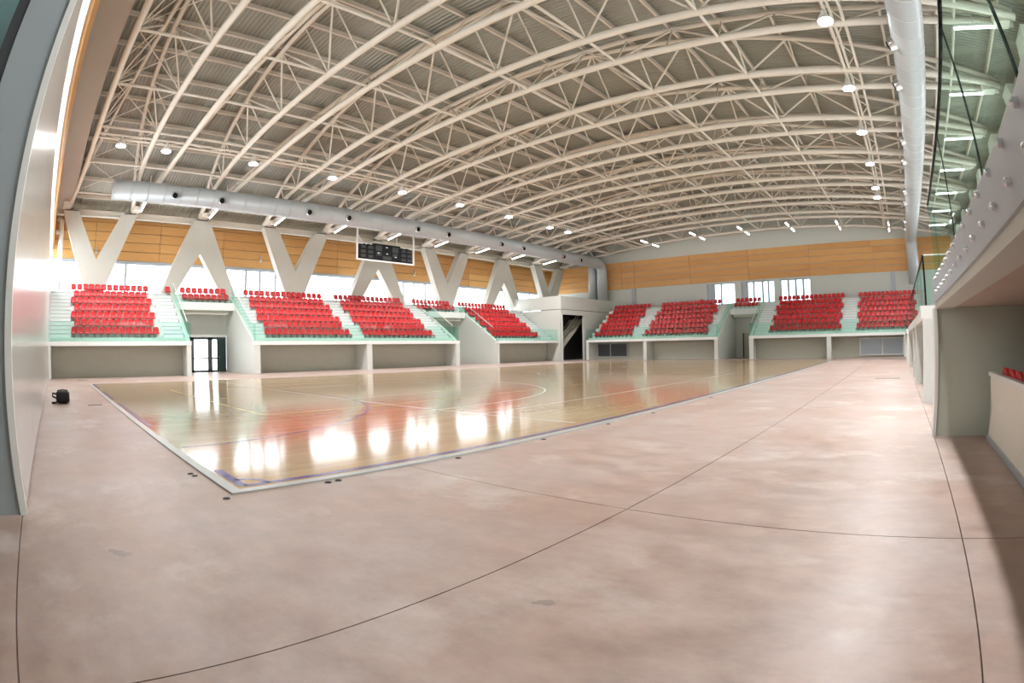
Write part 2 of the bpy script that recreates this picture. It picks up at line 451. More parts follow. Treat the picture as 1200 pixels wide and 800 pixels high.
# ------------------------------------------------------------------ stands
ROWD, ROWZ, D0, Z0 = 0.8, 0.55, 1.30, 2.55
class Side:
    """maps (along, depth from the front, height) to the hall"""
    def __init__(s, f, out): s.f = f; s.out = out
    def box(s, mb_, a0, a1, d0, d1, z0, z1):
        p = s.f(a0, d0); q = s.f(a1, d1)
        return mb_.box(p[0], q[0], p[1], q[1], z0, z1)
    def part(s, name, mat, parent, *a): return s.box(MB(), *a).build(name, mat, parent)
    def slab(s, name, mat, parent, poly, a0, a1):
        return MB().prism(poly, lambda p: (*s.f(a0, p[0]), p[1]), lambda p: (*s.f(a1, p[0]), p[1])).build(name, mat, parent)
SV = Side(lambda a, d: (-36.6 - d, a), 0)
SE = Side(lambda a, d: (a, 53.2 + d), 1)
SR = Side(lambda a, d: (0.73 + d, a), 2)

def stand(S, a0, a1, piers, aisles, label, glass_z=3.55, ends=(True, True), treads=True, face='stand', glass_from=None, glass_step=2.4, recess_d=1.65, beam='white'):
    c = S.f((a0 + a1) / 2, 0)
    t = thing('grandstand', (c[0], c[1], 0), label, 'grandstand')
    S.part('front_beam', beam, t, a0, a1, 0.0, 0.32, 2.03, 2.30)
    S.part('floor_slab', 'brown' if S is SR else 'recess', t, a0 + (0.31 if treads and ends[0] else 0), a1 - (0.31 if treads and ends[1] else 0), 0.32, recess_d + 0.3, 2.05, 2.29)
    S.part('recess_wall', 'recess', t, a0 + (0.31 if treads and ends[0] else 0), a1 - (0.31 if treads and ends[1] else 0), recess_d, recess_d + 0.25, 0, 2.05)
    for p0, p1 in piers:
        end_ = treads and ((ends[0] and p0 < a0 + 0.1) or (ends[1] and p1 > a1 - 0.1))
        S.part('pier', face, t, p0, p1, 0.02, 0.32 if end_ else recess_d, 0, 2.03)
    if treads:
        i0 = a0 + (0.3 if ends[0] else 0); i1 = a1 - (0.3 if ends[1] else 0)
        for k in range(7):
            S.part('tread', 'tread', t, i0, i1, 0.62 + ROWD * k, 0.62 + ROWD * (k + 1), max(2.3, Z0 + ROWZ * k - 0.75), Z0 + ROWZ * k)
        S.part('back_parapet', 'tread', t, i0, i1, 6.22, 6.37, 4.6, 6.05)
        for b0, b1 in aisles:
            for k in range(1, 7):
                S.part('step', 'tread', t, b0, b1, 0.62 + ROWD * k - 0.38, 0.62 + ROWD * k, Z0 + ROWZ * (k - 1), Z0 + ROWZ * (k - 1) + ROWZ / 2)
                for e_, z_ in ((0.62 + ROWD * k - 0.38, Z0 + ROWZ * (k - 0.5)), (0.62 + ROWD * k, Z0 + ROWZ * k)):
                    S.part('step_nosing', 'frame', t, b0, b1, e_ - 0.012, e_ + 0.05, z_ - 0.035, z_ + 0.006)
        prof_ = [(0.32, 0.0), (6.38, 0.0), (6.38, 6.1), (5.9, 6.06), (0.7, 2.62), (0.32, 2.30)]
        gl = [(0.7, 2.62), (5.5, 5.80), (5.5, 6.80), (0.7, 3.62)]
        for q, e in zip((0, 1), ends):
            if not e: continue
            b = (a0, a0 + 0.3) if q == 0 else (a1 - 0.3, a1)
            S.slab('side_wall', face, t, prof_, *b)
            gq = (a0 + 0.13, a0 + 0.17) if q == 0 else (a1 - 0.17, a1 - 0.13)
            S.slab('glass_panel', 'glass', t, gl, *gq)
            S.part('glass_panel', 'glass', t, gq[0], gq[1], 0.12, 0.70, 2.3, glass_z)
            hr = MB().tube([(*S.f(gq[0], 0.7), 3.66), (*S.f(gq[0], 5.5), 6.80)], 0.028, 6)
            hr.build('handrail', 'white', t)
    s_ = a0 if glass_from is None else glass_from
    nn = max(1, round((a1 - s_) / glass_step)); w_ = (a1 - s_) / nn
    for i in range(nn):
        S.part('glass_panel', 'glass', t, s_ + w_ * i + 0.015, s_ + w_ * (i + 1) - 0.015, 0.10, 0.14, 2.3, glass_z)
    return t

stand(SV, YL + 0.05, 9.9, [(9.56, 9.88), (YL + 0.05, YL + 0.2)], [(YL + 0.1, 1.15), (8.1, 9.55)], 'pale grey grandstand meeting the white panel wall', ends=(False, True))
stand(SV, 14.7, 34.8, [(14.7, 15.2), (24.57, 25.07), (34.33, 34.8)], [(15.05, 16.0), (23.8, 24.95), (32.75, 34.4)], 'long pale grey grandstand under the black scoreboard')
stand(SV, 39.9, 50.05, [(39.9, 40.22)], [(48.2, 50.0)], 'pale grey grandstand beside the corner stair block', ends=(True, False))
stand(SE, -34.95, -18.8, [(-34.95, -34.6), (-27.5, -27.1), (-19.2, -18.8)], [(-29.2, -28.1), (-20.2, -19.15)], 'far end grandstand between the stair block and the narrow passage', ends=(False, True))
stand(SE, -15.4, 2.60, [(-15.4, -14.94), (-7.27, -6.83), (0.66, 0.86)], [(-15.05, -13.6), (-5.8, -4.35)], 'far end grandstand with a louvred panel in its recess', ends=(True, False))

# stand along the near right side; the closest length carries a bolted steel channel
tr = stand(SR, YB + 0.05, 9.46, [], [], 'near grandstand with bolted grey steel channel and brown soffit', glass_z=3.70, treads=False, glass_from=9.45, recess_d=3.4, beam='column')
SR.part('pier', 'pier_green', tr, 9.46, 9.78, 0.02, 3.7, 0, 2.30)
SR.part('pier_edge', 'white', tr, 9.40, 9.78, -0.04, 0.02, 0, 2.05)
SR.part('steel_channel', 'channel', tr, YB + 0.05, 9.40, -0.03, 0.05, 2.12, 2.50)
for y in [0.15 + 0.5 * i for i in range(18)]:
    for z, dy in ((2.44, 0.0), (2.25, 0.0)):
        p = (0.70, y, z)
        MB().tube([(0.70, y + dy, z), (0.668, y + dy, z), (0.655, y + dy, z)], [0.026, 0.024, 0.013], 10).build('bolt', 'bolt', tr)
ge = [YB + 0.1, -1.3, 0.45, 2.20, 3.70, 6.0, 9.40]
for i in range(len(ge) - 1):
    SR.part('glass_panel', 'glass', tr, ge[i] + 0.012, ge[i + 1] - 0.012, 0.02, 0.04, 2.3, 3.70)
    SR.part('glass_edge', 'black', tr, ge[i] + 0.012, ge[i + 1] - 0.012, 0.012, 0.046, 3.70, 3.715)
for y in ge[1:-1]:
    for a in (-0.008, 0.008): SR.part('glass_edge', 'gedge', tr, y + a * 1.5 - 0.002, y + a * 1.5 + 0.002, 0.024, 0.036, 2.5, 3.70)
for k in range(7): SR.part('tread', 'tread', tr, YB + 0.05, 9.46, 0.62 + ROWD * k, 0.62 + ROWD * (k + 1), max(2.3, Z0 + ROWZ * k - 0.75), Z0 + ROWZ * k)
tr2 = stand(SR, 14.5, 34.6, [(14.5, 14.9), (21.0, 21.35), (24.6, 25.0), (34.2, 34.6)], [], 'near side grandstand starting with a ribbed white pier', glass_z=3.62, ends=(False, False), treads=True)
SR.part('pier_cap', 'white', tr2, 14.44, 14.96, -0.05, 0.36, 2.06, 2.38)
for i in range(7):                                               # ribs of the white pier cladding
    SR.part('rib', 'white', tr2, 14.44, 14.50, 0.0 + 0.045 * i, 0.0 + 0.045 * i + 0.035, 0.0, 2.06)
SR.part('glass_panel', 'glass', tr2, 14.52, 14.56, 0.14, 1.4, 2.38, 3.62)
SR.part('glass_edge', 'black', tr2, 14.515, 14.565, 0.09, 0.14, 2.38, 3.62)
SR.part('glass_edge', 'black', tr2, 14.515, 34.5, 0.098, 0.142, 3.62, 3.64)
SR.part('glass_edge', 'white', tr2, 14.515, 14.565, 0.14, 1.4, 3.62, 3.65)
stand(SR, 39.7, 53.0, [(39.7, 40.1), (46.3, 46.7)], [], 'near side grandstand meeting the far end stand', glass_z=3.62, ends=(False, False))

# passages between the stands: short rows over a door
def passage(S, a0, a1, label, open_leaf=False):
    c = S.f((a0 + a1) / 2, 6.4)
    t = thing('passage_bridge', (c[0], c[1], 4.3), label, 'bridge')
    S.part('front_slab', 'tread', t, a0, a1, 4.45, 6.22, 4.72, 5.30)
    S.part('lower_beam', 'recess', t, a0 + 0.3, a1 - 0.4, 4.7, 5.0, 4.42, 4.72)
    S.part('tread', 'tread', t, a0, a1, 5.42, 6.22, 5.30, 5.85)
    S.part('back_parapet', 'tread', t, a0, a1, 6.22, 6.37, 4.75, 6.05)
    n_ = 2
    for i in range(n_):
        w_ = (a1 - a0) / n_
        S.part('glass_panel', 'glass', t, a0 + w_ * i + 0.02, a0 + w_ * (i + 1) - 0.02, 4.5, 4.54, 5.30, 5.80)
    q = S.f(a0 + 1.0, 4.85); q2 = S.f(a1 - 1.4, 4.85)
    S.part('strip_lamp', 'white', t, a0 + 0.7, a0 + 2.5, 4.55, 4.60, 4.69, 4.72)
    # wall with the door opening
    w = MB(); S.box(w, a0, a1, 6.4, 6.6, 2.72, 4.75)
    return t, w

t1, w1 = passage(SV, 9.9, 14.7, 'short bridge of two seat rows over the bright doorway')
SV.box(w1, 9.9, 10.1, 6.4, 6.6, 0, 2.72); w1.build('wall_passage', 'panel', kind='structure')
d = MB()
for y0, y1 in ((10.1, 10.3), (11.5, 11.84), (13.08, 13.46), (14.58, 14.7)): d.box(-43.16, -43.0, y0, y1, 0, 2.72)
d.box(-43.16, -43.0, 10.1, 14.7, 2.54, 2.74); d.box(-43.16, -43.0, 10.1, 14.7, 0, 0.16)
door = d.build('door_1', 'dark', kind='structure')
for y0, y1 in ((10.3, 11.5), (11.84, 13.08), (13.46, 14.58)):
    box('pane', 'pane', door, -43.09, -43.07, y0, y1, 0.10, 1.05); box('pane', 'pane', door, -43.09, -43.07, y0, y1, 1.13, 2.58)
    box('glazing_bar', 'dark', door, -43.12, -43.02, y0, y1, 1.02, 1.14)
leaf = thing('door_leaf', (-42.4, 14.45, 0), 'dark green door leaf standing open in the bright doorway', 'door')
MB().prism([(-42.95, 14.64), (-42.97, 14.56), (-42.28, 13.62), (-42.22, 13.68)], lambda p: (p[0], p[1], 0.03), lambda p: (p[0], p[1], 2.6)).build('leaf', 'darkgreen', leaf)
MB().tube([(-42.30, 13.76, 1.2), (-42.20, 13.74, 1.2), (-42.30, 13.92, 1.2)], 0.02, 6).build('handle', 'bolt', leaf)
t2, w2 = passage(SV, 34.8, 39.9, 'short bridge of two seat rows beyond the scoreboard')
SV.box(w2, 34.8, 39.9, 6.4, 6.6, 0, 2.72); w2.build('wall_passage', 'panel', kind='structure')
t3, w3 = passage(SE, -18.8, -15.4, 'short bridge of two seat rows under the end wall windows')
SE.box(w3, -18.8, -18.0, 6.4, 6.6, 0, 2.72); SE.box(w3, -16.5, -15.4, 6.4, 6.6, 0, 2.72); w3.build('wall_passage', 'panel', kind='structure')
d3 = box('door_2', 'dark', None, -18.0, -17.85, 59.6, 59.75, 0, 2.72, kind='structure')
box('door_leaf', 'recess', d3, -17.85, -16.5, 59.68, 59.75, 0, 2.72)

# louvred panels in the recesses of the far stands
def louvre(x0, x1, y_, z0, z1, label, mid, mat='grille', fmat='white'):
    t = thing('louvre_panel', ((x0 + x1) / 2, y_, z0), label, 'panel')
    box('backing', mat, t, x0, x1, y_ - 0.04, y_, z0, z1)
    for a, b, c_, e in ((x0, x1, z0, z0 + 0.09), (x0, x1, z1 - 0.09, z1)): box('frame_rail', fmat, t, a, b, y_ - 0.12, y_ - 0.04, c_, e)
    for x in (x0, mid, x1): box('frame_post', fmat, t, x - 0.05, x + 0.05, y_ - 0.13, y_ - 0.03, z0, z1)
    n_ = 9
    for i in range(n_):
        z = z0 + 0.12 + (z1 - z0 - 0.24) * i / n_
        for a, b in ((x0, mid), (mid, x1)): box('slat', mat, t, a + 0.06, b - 0.06, y_ - 0.09, y_ - 0.045, z, z + 0.07)
louvre(-3.95, 0.60, 54.80, 0.20, 1.86, 'white framed louvred panel in the recess beside the near side stand', -1.6)
louvre(-34.3, -30.3, 54.80, 0.30, 1.90, 'dark grey louvred panel in the recess next to the stair block', -32.55, 'dark', 'frame')

# corner stair block
cb = thing('stair_block', (-39.7, 55.8, 0), 'tall grey corner block with dark stair opening and two round ducts on top', 'stairwell')
m_ = MB()
m_.box(-43.3, -36.2, 50.10, 50.35, 0, 5.80); m_.build('front_wall', 'panel', cb)
box('front_fascia', 'panel', cb, -43.3, -36.16, 50.06, 50.35, 5.86, 7.35)
m_ = MB(); m_.box(-36.5, -36.2, 50.35, 54.80, 5.25, 5.80); m_.box(-36.5, -36.2, 54.80, YE, 0, 5.80); m_.build('opening_wall', 'panel', cb)
box('opening_fascia', 'panel', cb, -36.24, -36.16, 50.35, 54.75, 5.86, 7.35)
box('opening_fascia', 'panel', cb, -36.24, -36.16, 54.78, YE, 5.86, 7.35)
box('roof', 'panel', cb, -43.3, -36.24, 50.35, YE, 7.0, 7.29)
box('jamb', 'white', cb, -36.26, -36.12, 50.10, 50.30, 0, 5.25)
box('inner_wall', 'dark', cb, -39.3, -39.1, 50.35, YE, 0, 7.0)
for i in range(14):
    box('stair_step', 'recess', cb, -39.0, -37.4, 51.0 + 0.34 * i, 51.0 + 0.34 * (i + 1), 1.2 + 0.26 * i, 1.5 + 0.26 * i)
MB().prism([(50.7, 0.75), (51.0, 0.75), (55.9, 4.5), (55.9, 5.0), (50.7, 1.1)], lambda p: (-37.4, *p), lambda p: (-37.25, *p)).build('stringer', 'recess', cb)
for dz in (0.7, 1.1): MB().tube([(-37.3, 50.9, 1.2 + dz), (-37.3, 55.9, 4.95 + dz)], 0.05, 6).build('handrail', 'recess', cb)

# ------------------------------------------------------------------ V and inverted V columns
def v_column(xp_, c, up, label, grp):
    t = thing('v_column', (xp_, c, 5.0), label, 'column', grp)
    zt_, zbm = 12.0, 5.2
    og = -1 if xp_ < XC else 1
    for s in (-1, 1):
        if up:   # V: arms open upwards from a solid foot
            top = c + s * 2.57
            poly = [(c + s * 3.25, zt_), (c + s * 1.88, zt_), (c, 8.4), (c, zbm), (c + s * 0.42, zbm)]
        else:    # inverted V: legs open downwards
            top = c
            poly = [(c, zt_), (c + s * 0.70, zt_), (c + s * 3.72, zbm), (c + s * 2.62, zbm), (c, 9.33)]
        dx = 0.0
        MB().prism(poly, lambda p: (xp_ + og * 0.7 + dx, *p), lambda p: (xp_ + dx, *p)).build('arm' if up else 'leg', 'column', t)
        if up: box('bearing_plate', 'dark', t, xp_ + og * 0.65, xp_ + og * 0.05, top - 0.5, top + 0.5, 12.0, 12.08)
    if not up: box('bearing_plate', 'dark', t, xp_ + og * 0.65, xp_ + og * 0.05, c - 0.5, c + 0.5, 12.0, 12.08)
    return t
VN = ['closest to the white panel wall', 'second from the white panel wall', 'third from the white panel wall', 'next to the corner stair block']
for i, c in enumerate((3.2, 21.2, 39.2, 57.2)):
    v_column(XV, c, True, 'pale concrete V column behind the red seats, ' + VN[i], 'v columns behind the long stand')
    v_column(XVR + 0.1, c, True, 'pale concrete V column above the glass balustrade stand', 'v columns behind the near stand')
for i, c in enumerate((12.2, 30.2, 48.2)):
    v_column(XV, c, False, 'pale concrete inverted V column ' + ('over the bright doorway', 'behind the scoreboard', 'beside the stair block stand')[i], 'inverted v columns behind the long stand')
    v_column(XVR + 0.1, c, False, 'pale concrete inverted V column above the glass balustrade stand', 'inverted v columns behind the near stand')

# ------------------------------------------------------------------ roof steel
NODE = 5.0
XB = [XC + HS * (-1 + 2 * i / 40) for i in range(41)]
topn = [XC + NODE * k for k in range(-4, 5)]
botn = [XC + NODE * (k + 0.5) for k in range(-5, 5)]
for i, y in enumerate(T):
    t = thing('arch_truss', (XC, y, zb(XC)), ORD[i] + ' arched white tube roof truss counted from the white panel wall', 'truss', 'arched roof trusses')
    last = i == 10
    sides = ((-1,) if last else (-1, 1)) if i else (1,)
    for s in sides:
        MB().tube([(x, y + s * (0 if last else sb(x)), zb(x)) for x in XB], 0.17, 10).build('bottom_chord', 'steel', t, True)
        off = (lambda x: st(x))
        MB().tube([(x, y + s * off(x), zt(x)) for x in XB], 0.13, 8).build('top_chord', 'steel2', t, True)
        B = lambda x: (x, y + s * (0 if last else sb(x)), zb(x))
        Tt = lambda x: (x, y + s * off(x), zt(x))
        for xb_ in botn:
            for dx in (-2.5, 2.5):
                x2 = xb_ + dx
                if abs(x2 - XC) < HS - 1.5: bar('web_bar', B(xb_), Tt(x2), 0.055, 'steel', t)
            if abs(xb_ - XC) < HS - 3: bar('web_bar', B(xb_), Tt(xb_), 0.045, 'steel', t)
        for x2 in topn: bar('web_bar', B(x2), Tt(x2), 0.045, 'steel2', t)
    if len(sides) == 2:
        for k, xb_ in enumerate(botn):
            bar('tie_bar', (xb_, y - sb(xb_), zb(xb_)), (xb_, y + sb(xb_), zb(xb_)), 0.075, 'steel', t)
    for x, s in ((XV, 1), (XVR, -1)):
        box('end_shoe', 'steel', t, x - 0.3, x + s * 1.0, y - 0.32, y + 0.32, 12.11, 12.45)
# struts along the hall between the bottom chords
for k, xb_ in enumerate(botn):
    for i in range(10):
        a = T[i] + (sb(xb_)); b = T[i + 1] - (0 if i == 9 else sb(xb_))
        bar('roof_strut', (xb_, a, zb(xb_)), (xb_, b, zb(xb_)), 0.075, 'steel', None, label='white tube strut between the lower chords of the %s and %s arched truss' % (ORD[i], ORD[i + 1]), cat='strut', group='lower struts between the %s and %s truss' % (ORD[i], ORD[i + 1]))
# purlins under the deck
for k in range(-10, 11):
    x = XC + 2.45 * k
    box('roof_purlin', 'steel2', None, x - 0.055, x + 0.055, T[0], YE, zt(x) + 0.13, zt(x) + 0.38,
        label='%s long cream purlin under the roof deck counted from the scoreboard side' % ORD[k + 10], cat='purlin', group='roof purlins')
# thin crossed rods in the first and sixth bays
for i in (0, 5):
    for k in range(len(botn) - 1):
        for p, q in ((k, k + 1), (k + 1, k)):
            xa, xb_ = botn[p], botn[q]
            bar('bracing_rod', (xa, T[i] + sb(xa), zb(xa) + 0.1), (xb_, T[i + 1] - sb(xb_), zb(xb_) + 0.1), 0.022, 'steel', None,
                label='thin diagonal bracing rod crossing between the %s and %s arched truss' % (ORD[i], ORD[i + 1]), cat='rod', group='bracing rods by the %s truss' % ORD[i])
# service girders carrying the lamps
for xg, lab in ((-31.6, 'paired tube girder carrying the lamps on the scoreboard side'), (-0.35, 'paired tube girder carrying the lamps on the near duct side')):
    t = thing('lamp_girder', (xg, 30, 13.4), lab, 'girder')
    for dx in (-0.32, 0.32): bar('tube', (xg + dx, 1.4, zb(xg) - 0.02), (xg + dx, 60, zb(xg) - 0.02), 0.075, 'steel', t)
    n_ = 40
    for i in range(n_):
        y0 = 1.6 + 58.2 * i / n_; y1 = 1.6 + 58.2 * (i + 1) / n_; s = 1 if i % 2 else -1
        bar('lacing_bar', (xg - 0.32 * s, y0, zb(xg)), (xg + 0.32 * s, y1, zb(xg)), 0.03, 'steel', t)
# eaves beams over the columns
for x, lab in ((XV, 'cream eaves beam over the V columns behind the long stand'), (XVR, 'cream eaves beam over the V columns of the near stand')):
    t = thing('eaves_beam', (x, 30, 12.1), lab, 'beam')
    x += -1.0 if x < XC else 1.0
    box('web_plate', 'steel', t, x - 0.05, x + 0.05, YL, YE, 11.92, 12.3)
    for z in (11.90, 12.3): box('flange', 'steel', t, x - 0.2, x + 0.2, YL, YE, z - 0.04, z + 0.04)

# ------------------------------------------------------------------ ventilation ducts
NOZ = [8.0, 11.6, 18.8, 22.4, 29.5, 33.1, 40.3, 43.7, 50.9, 54.4]
def duct(x, y0, y1, sgn, label):
    t = thing('air_duct', (x, (y0 + y1) / 2, 12.15), label, 'duct')
    R_ = 0.68; zc = 12.15; er = 1.0
    pts = [(x, y0, zc), (x, y1 - er, zc)] + [(x, y1 - er + er * math.sin(a), zc - er + er * math.cos(a)) for a in [math.pi / 2 * i / 8 for i in range(1, 9)]] + [(x, y1, 7.3)]
    MB().tube(pts, R_, 32).build('duct_pipe', 'duct', t, True)
    y = y0 + 0.06
    while y < y1 - 1:
        MB().tube([(x, y - 0.02, zc), (x, y + 0.02, zc)], R_ + 0.02, 32, caps=False).build('seam_ring', 'white' if x > 0 else 'duct', t, True); y += 1.25
    for yn in NOZ:
        a = math.radians(-18); c = Vector((x + sgn * R_ * math.cos(a), yn, zc + R_ * math.sin(a))); dr = Vector((sgn * math.cos(a), 0, math.sin(a)))
        nz_ = MB().tube([c - dr * 0.1, c + dr * 0.12, c + dr * 0.26], [0.25, 0.25, 0.20], 14, caps=False).build('nozzle', 'bolt', t, True)
        MB().tube([c + dr * 0.02, c + dr * 0.20], 0.19, 14).build('nozzle_throat', 'black', nz_)
    for y in (6.2 + 6 * i for i in range(9)):
        bar('hanger', (x, y, zc + R_), (x, y, zb(x) + 0.1), 0.03, 'white', t)
    return t
duct(-36.95, 3.45, 60.4, 1, 'long pale round air duct hung above the scoreboard')
duct(2.32, YB + 1, 60.4, -1, 'long pale round air duct hung above the near glass balustrade')
rd = thing('riser_duct', (-38.4, 60.4, 7.3), 'straight round duct rising from the stair block to the roof', 'duct')
MB().tube([(-38.4, 60.4, 7.3), (-38.4, 60.4, zt(-38.9) + 0.40)], 0.56, 28).build('duct_pipe', 'duct', rd, True)
for z in (8.6, 9.9, 11.2): MB().tube([(-38.4, 60.4, z - 0.02), (-38.4, 60.4, z + 0.02)], 0.572, 28, caps=False).build('seam_ring', 'duct', rd, True)

# ------------------------------------------------------------------ lamps
def flood(x, y, lab, grp):
    z = zb(x) - 0.25
    t = thing('high_bay_lamp', (x, y, z - 0.3), lab, 'lamp', grp)
    MB().tube([(x, y, z + 0.2), (x, y, z + 0.05), (x, y, z - 0.05), (x, y, z - 0.35)], [0.08, 0.12, 0.16, 0.34], 14, caps=True).build('housing', 'white', t, True)
    MB().tube([(x, y, z - 0.36), (x, y, z - 0.39)], 0.30, 14).build('lens', 'lamp', t)
    ld = bpy.data.lights.new('high_bay_beam', 'SPOT'); ld.energy = FLOOD_W; ld.spot_size = math.radians(150); ld.spot_blend = 0.6
    ld.shadow_soft_size = 0.25; ld.color = (1.0, 0.985, 0.96)
    lo = bpy.data.objects.new('high_bay_beam', ld); COL.objects.link(lo)
    lo.parent = t; lo.matrix_parent_inverse = Matrix.Translation(-ROOT[t.name]); lo.location = Vector((x, y, z - 0.45)) * K
FY = [6.0, 12.0, 18.0, 24.1, 30.0, 36.0, 42.1, 45.1]
for y in [3.0] + FY: flood(-31.45, y, 'glowing high-bay lamp in the row on the scoreboard side', 'lamps on the scoreboard side')
for y in FY: flood(-0.75, y, 'glowing high-bay lamp in the row on the near duct side', 'lamps on the near duct side')

def tube_light(p, q, lab, grp):
    p = Vector(p); q = Vector(q); d_ = (q - p).normalized(); m_ = (p + q) / 2
    t = thing('tube_light', m_, lab, 'lamp', grp)
    w = Vector((0, 0, 1)).cross(d_).normalized() * 0.065
    def bx(mm, z0, z1, ww, e):
        a = p - d_ * e; b = q + d_ * e
        vs_ = [a - w * ww, b - w * ww, b + w * ww, a + w * ww]
        mm.add([v + Vector((0, 0, z0)) for v in vs_] + [v + Vector((0, 0, z1)) for v in vs_], [(0, 3, 2, 1), (4, 5, 6, 7), (0, 1, 5, 4), (1, 2, 6, 5), (2, 3, 7, 6), (3, 0, 4, 7)])
        return mm
    bx(MB(), 0.02, 0.14, 1.1, 0.03).build('housing', 'white', t)
    bx(MB(), -0.04, 0.02, 0.8, 0).build('diffuser', 'tube', t)
    bar('hanger', m_ + Vector((0, 0, 0.14)), m_ + Vector((0, 0, 0.6)), 0.02, 'white', t)
for i in range(1, 10):
    y = T[i] + 0.3
    tube_light((-41.9, y, 12.02), (-40.0, y, 12.25), 'lit tube lamp pointing out from the V columns behind the long stand', 'tube lamps along the long stand')
    tube_light((4.3, y - 0.2, 12.1), (6.1, y - 0.2, 12.1), 'lit tube lamp seen above the near glass balustrade', 'tube lamps along the near stand')
    if i in (3, 4, 5, 6): tube_light((8.0, y - 0.2, 12.1), (9.4, y - 0.2, 12.1), 'lit tube lamp seen above the near glass balustrade', 'tube lamps along the near stand')
for x in (-28.3, -22.2, -16.6, -11.2, -5.75, -0.1):
    for y in (55.2, 58.2):
        tube_light((x, y, zb(x) - 0.55), (x, y + 1.5, zb(x) - 0.55), 'lit tube lamp hung in front of the far end wall', 'tube lamps before the far wall')

# ------------------------------------------------------------------ scoreboard
sb_ = thing('scoreboard', (-38.0, 27.2, 9.0), 'black unlit scoreboard in a white tube frame hung under the long duct', 'scoreboard')
SX = -37.5
box('display_panel', 'black', sb_, SX - 0.25, SX, 24.42, 29.95, 9.05, 10.33)
box('display_panel', 'black', sb_, SX - 0.25, SX + 0.02, 25.8, 28.6, 9.05, 10.45)
def dig(y0, y1, z0, z1): box('digit_window', 'digit', sb_, SX + 0.02, SX + 0.035, y0, y1, z0, z1)
for b in (24.5, 25.25, 28.75, 29.4):
    for r_ in range(3): dig(b, b + 0.48, 9.18 + 0.38 * r_, 9.42 + 0.38 * r_)
dig(26.0, 26.65, 9.85, 10.3); dig(27.75, 28.4, 9.85, 10.3); dig(26.75, 27.65, 9.12, 9.45); dig(26.1, 26.6, 9.45, 9.75); dig(27.8, 28.3, 9.45, 9.75)
for y, z in ((25.0, 10.33), (25.5, 10.33), (29.0, 10.33), (29.6, 10.33), (27.15, 10.2), (26.3, 9.66), (27.2, 9.66), (28.1, 9.45)): box('lettering_strip', 'white', sb_, SX + 0.02, SX + 0.04, y - 0.09, y + 0.09, z - 0.04, z + 0.03)
for y in (24.12, 30.1): box('frame_post', 'white', sb_, SX - 0.05, SX + 0.05, y - 0.06, y + 0.06, 8.93, 11.7)
box('frame_rail', 'white', sb_, SX - 0.05, SX + 0.05, 24.12, 30.1, 8.92, 9.03)
bar('brace', (SX, 24.12, 11.1), (SX - 0.1, 24.8, 10.3), 0.035, 'white', sb_)
bar('brace', (SX - 0.1, 28.3, 10.4), (SX - 0.1, 28.3, 11.6), 0.035, 'white', sb_)
for y in (24.7, 29.7): bar('bracket', (SX, y, 10.3), (SX, 24.12 if y < 27 else 30.1, 10.3), 0.03, 'white', sb_)

# ------------------------------------------------------------------ court
X0, X1, Y0, Y1 = -29.95, -5.72, 1.92, 50.40
ct = thing('sports_court', ((X0 + X1) / 2, (Y0 + Y1) / 2, 0), 'glossy varnished wooden sports court with blue, white and yellow lines', 'court')
box('wood_field', 'court', ct, X0 + 0.14, X1 - 0.14, Y0 + 0.14, Y1 - 0.14, 0.0, 0.020)
for a in ((X0, X1, Y0, Y0 + 0.14), (X0, X1, Y1 - 0.14, Y1), (X0, X0 + 0.14, Y0 + 0.14, Y1 - 0.14), (X1 - 0.14, X1, Y0 + 0.14, Y1 - 0.14)):
    box('edge_trim', 'trim', ct, *a, 0.0, 0.022)
CX, CY = (X0 + X1) / 2 - 0.13, (Y0 + Y1) / 2
ZL = 0.0215
def ln(name, mat, pts, w=0.065, z=ZL):
    m_ = MB(); w = w / 2
    for i, p in enumerate(pts):
        a = Vector(pts[max(i - 1, 0)]); b = Vector(pts[min(i + 1, len(pts) - 1)]); d_ = (b - a).normalized(); nrm = Vector((-d_.y, d_.x)) * w
        m_.v += [(p[0] - nrm.x, p[1] - nrm.y, z), (p[0] + nrm.x, p[1] + nrm.y, z)]
    for i in range(len(pts) - 1): m_.f.append((2 * i, 2 * i + 2, 2 * i + 3, 2 * i + 1)); m_.mi.append(0)
    # a paint film of visible thickness is not needed; the strip sits one millimetre above the varnish
    return m_.build(name, mat, ct)
def arc(cx, cy, r, a0, a1, n=28): return [(cx + r * math.cos(math.radians(a0 + (a1 - a0) * i / n)), cy + r * math.sin(math.radians(a0 + (a1 - a0) * i / n))) for i in range(n + 1)]
bx0, bx1, by0, by1 = X0 + 0.26, X1 - 0.26, Y0 + 0.24, Y1 - 0.24
for p in ([(bx1, by0), (bx1, by1)], [(bx0, by0), (bx0, by1)], [(bx0, by1), (bx1, by1)], [(bx0, by0), (bx0 + 4, by0)]): ln('blue_line', 'lblue', p, 0.10)
ln('blue_line', 'lblue', [(bx1, by0), (bx1 - 1.0, by0)], 0.12)
ln('blue_line', 'lblue', [(-12.0, by0), (-18, by0)], 0.12); ln('blue_line', 'lblue', [(-19.5, by0), (-24, by0)], 0.12)
ln('blue_line', 'lblue', arc(bx1, by0, 0.34, 90, 180, 8), 0.07); ln('blue_line', 'lblue', [(bx0, CY), (bx1, CY)], 0.08)
for yb_, s in ((by0, 1), (by1, -1)):
    ln('blue_line', 'lblue', arc(CX + 1.8, yb_, 7.2, 0, 90 * s) + arc(CX - 1.8, yb_, 7.2, 90 * s, 180 * s))
WY0, WY1 = 9.12, 43.2
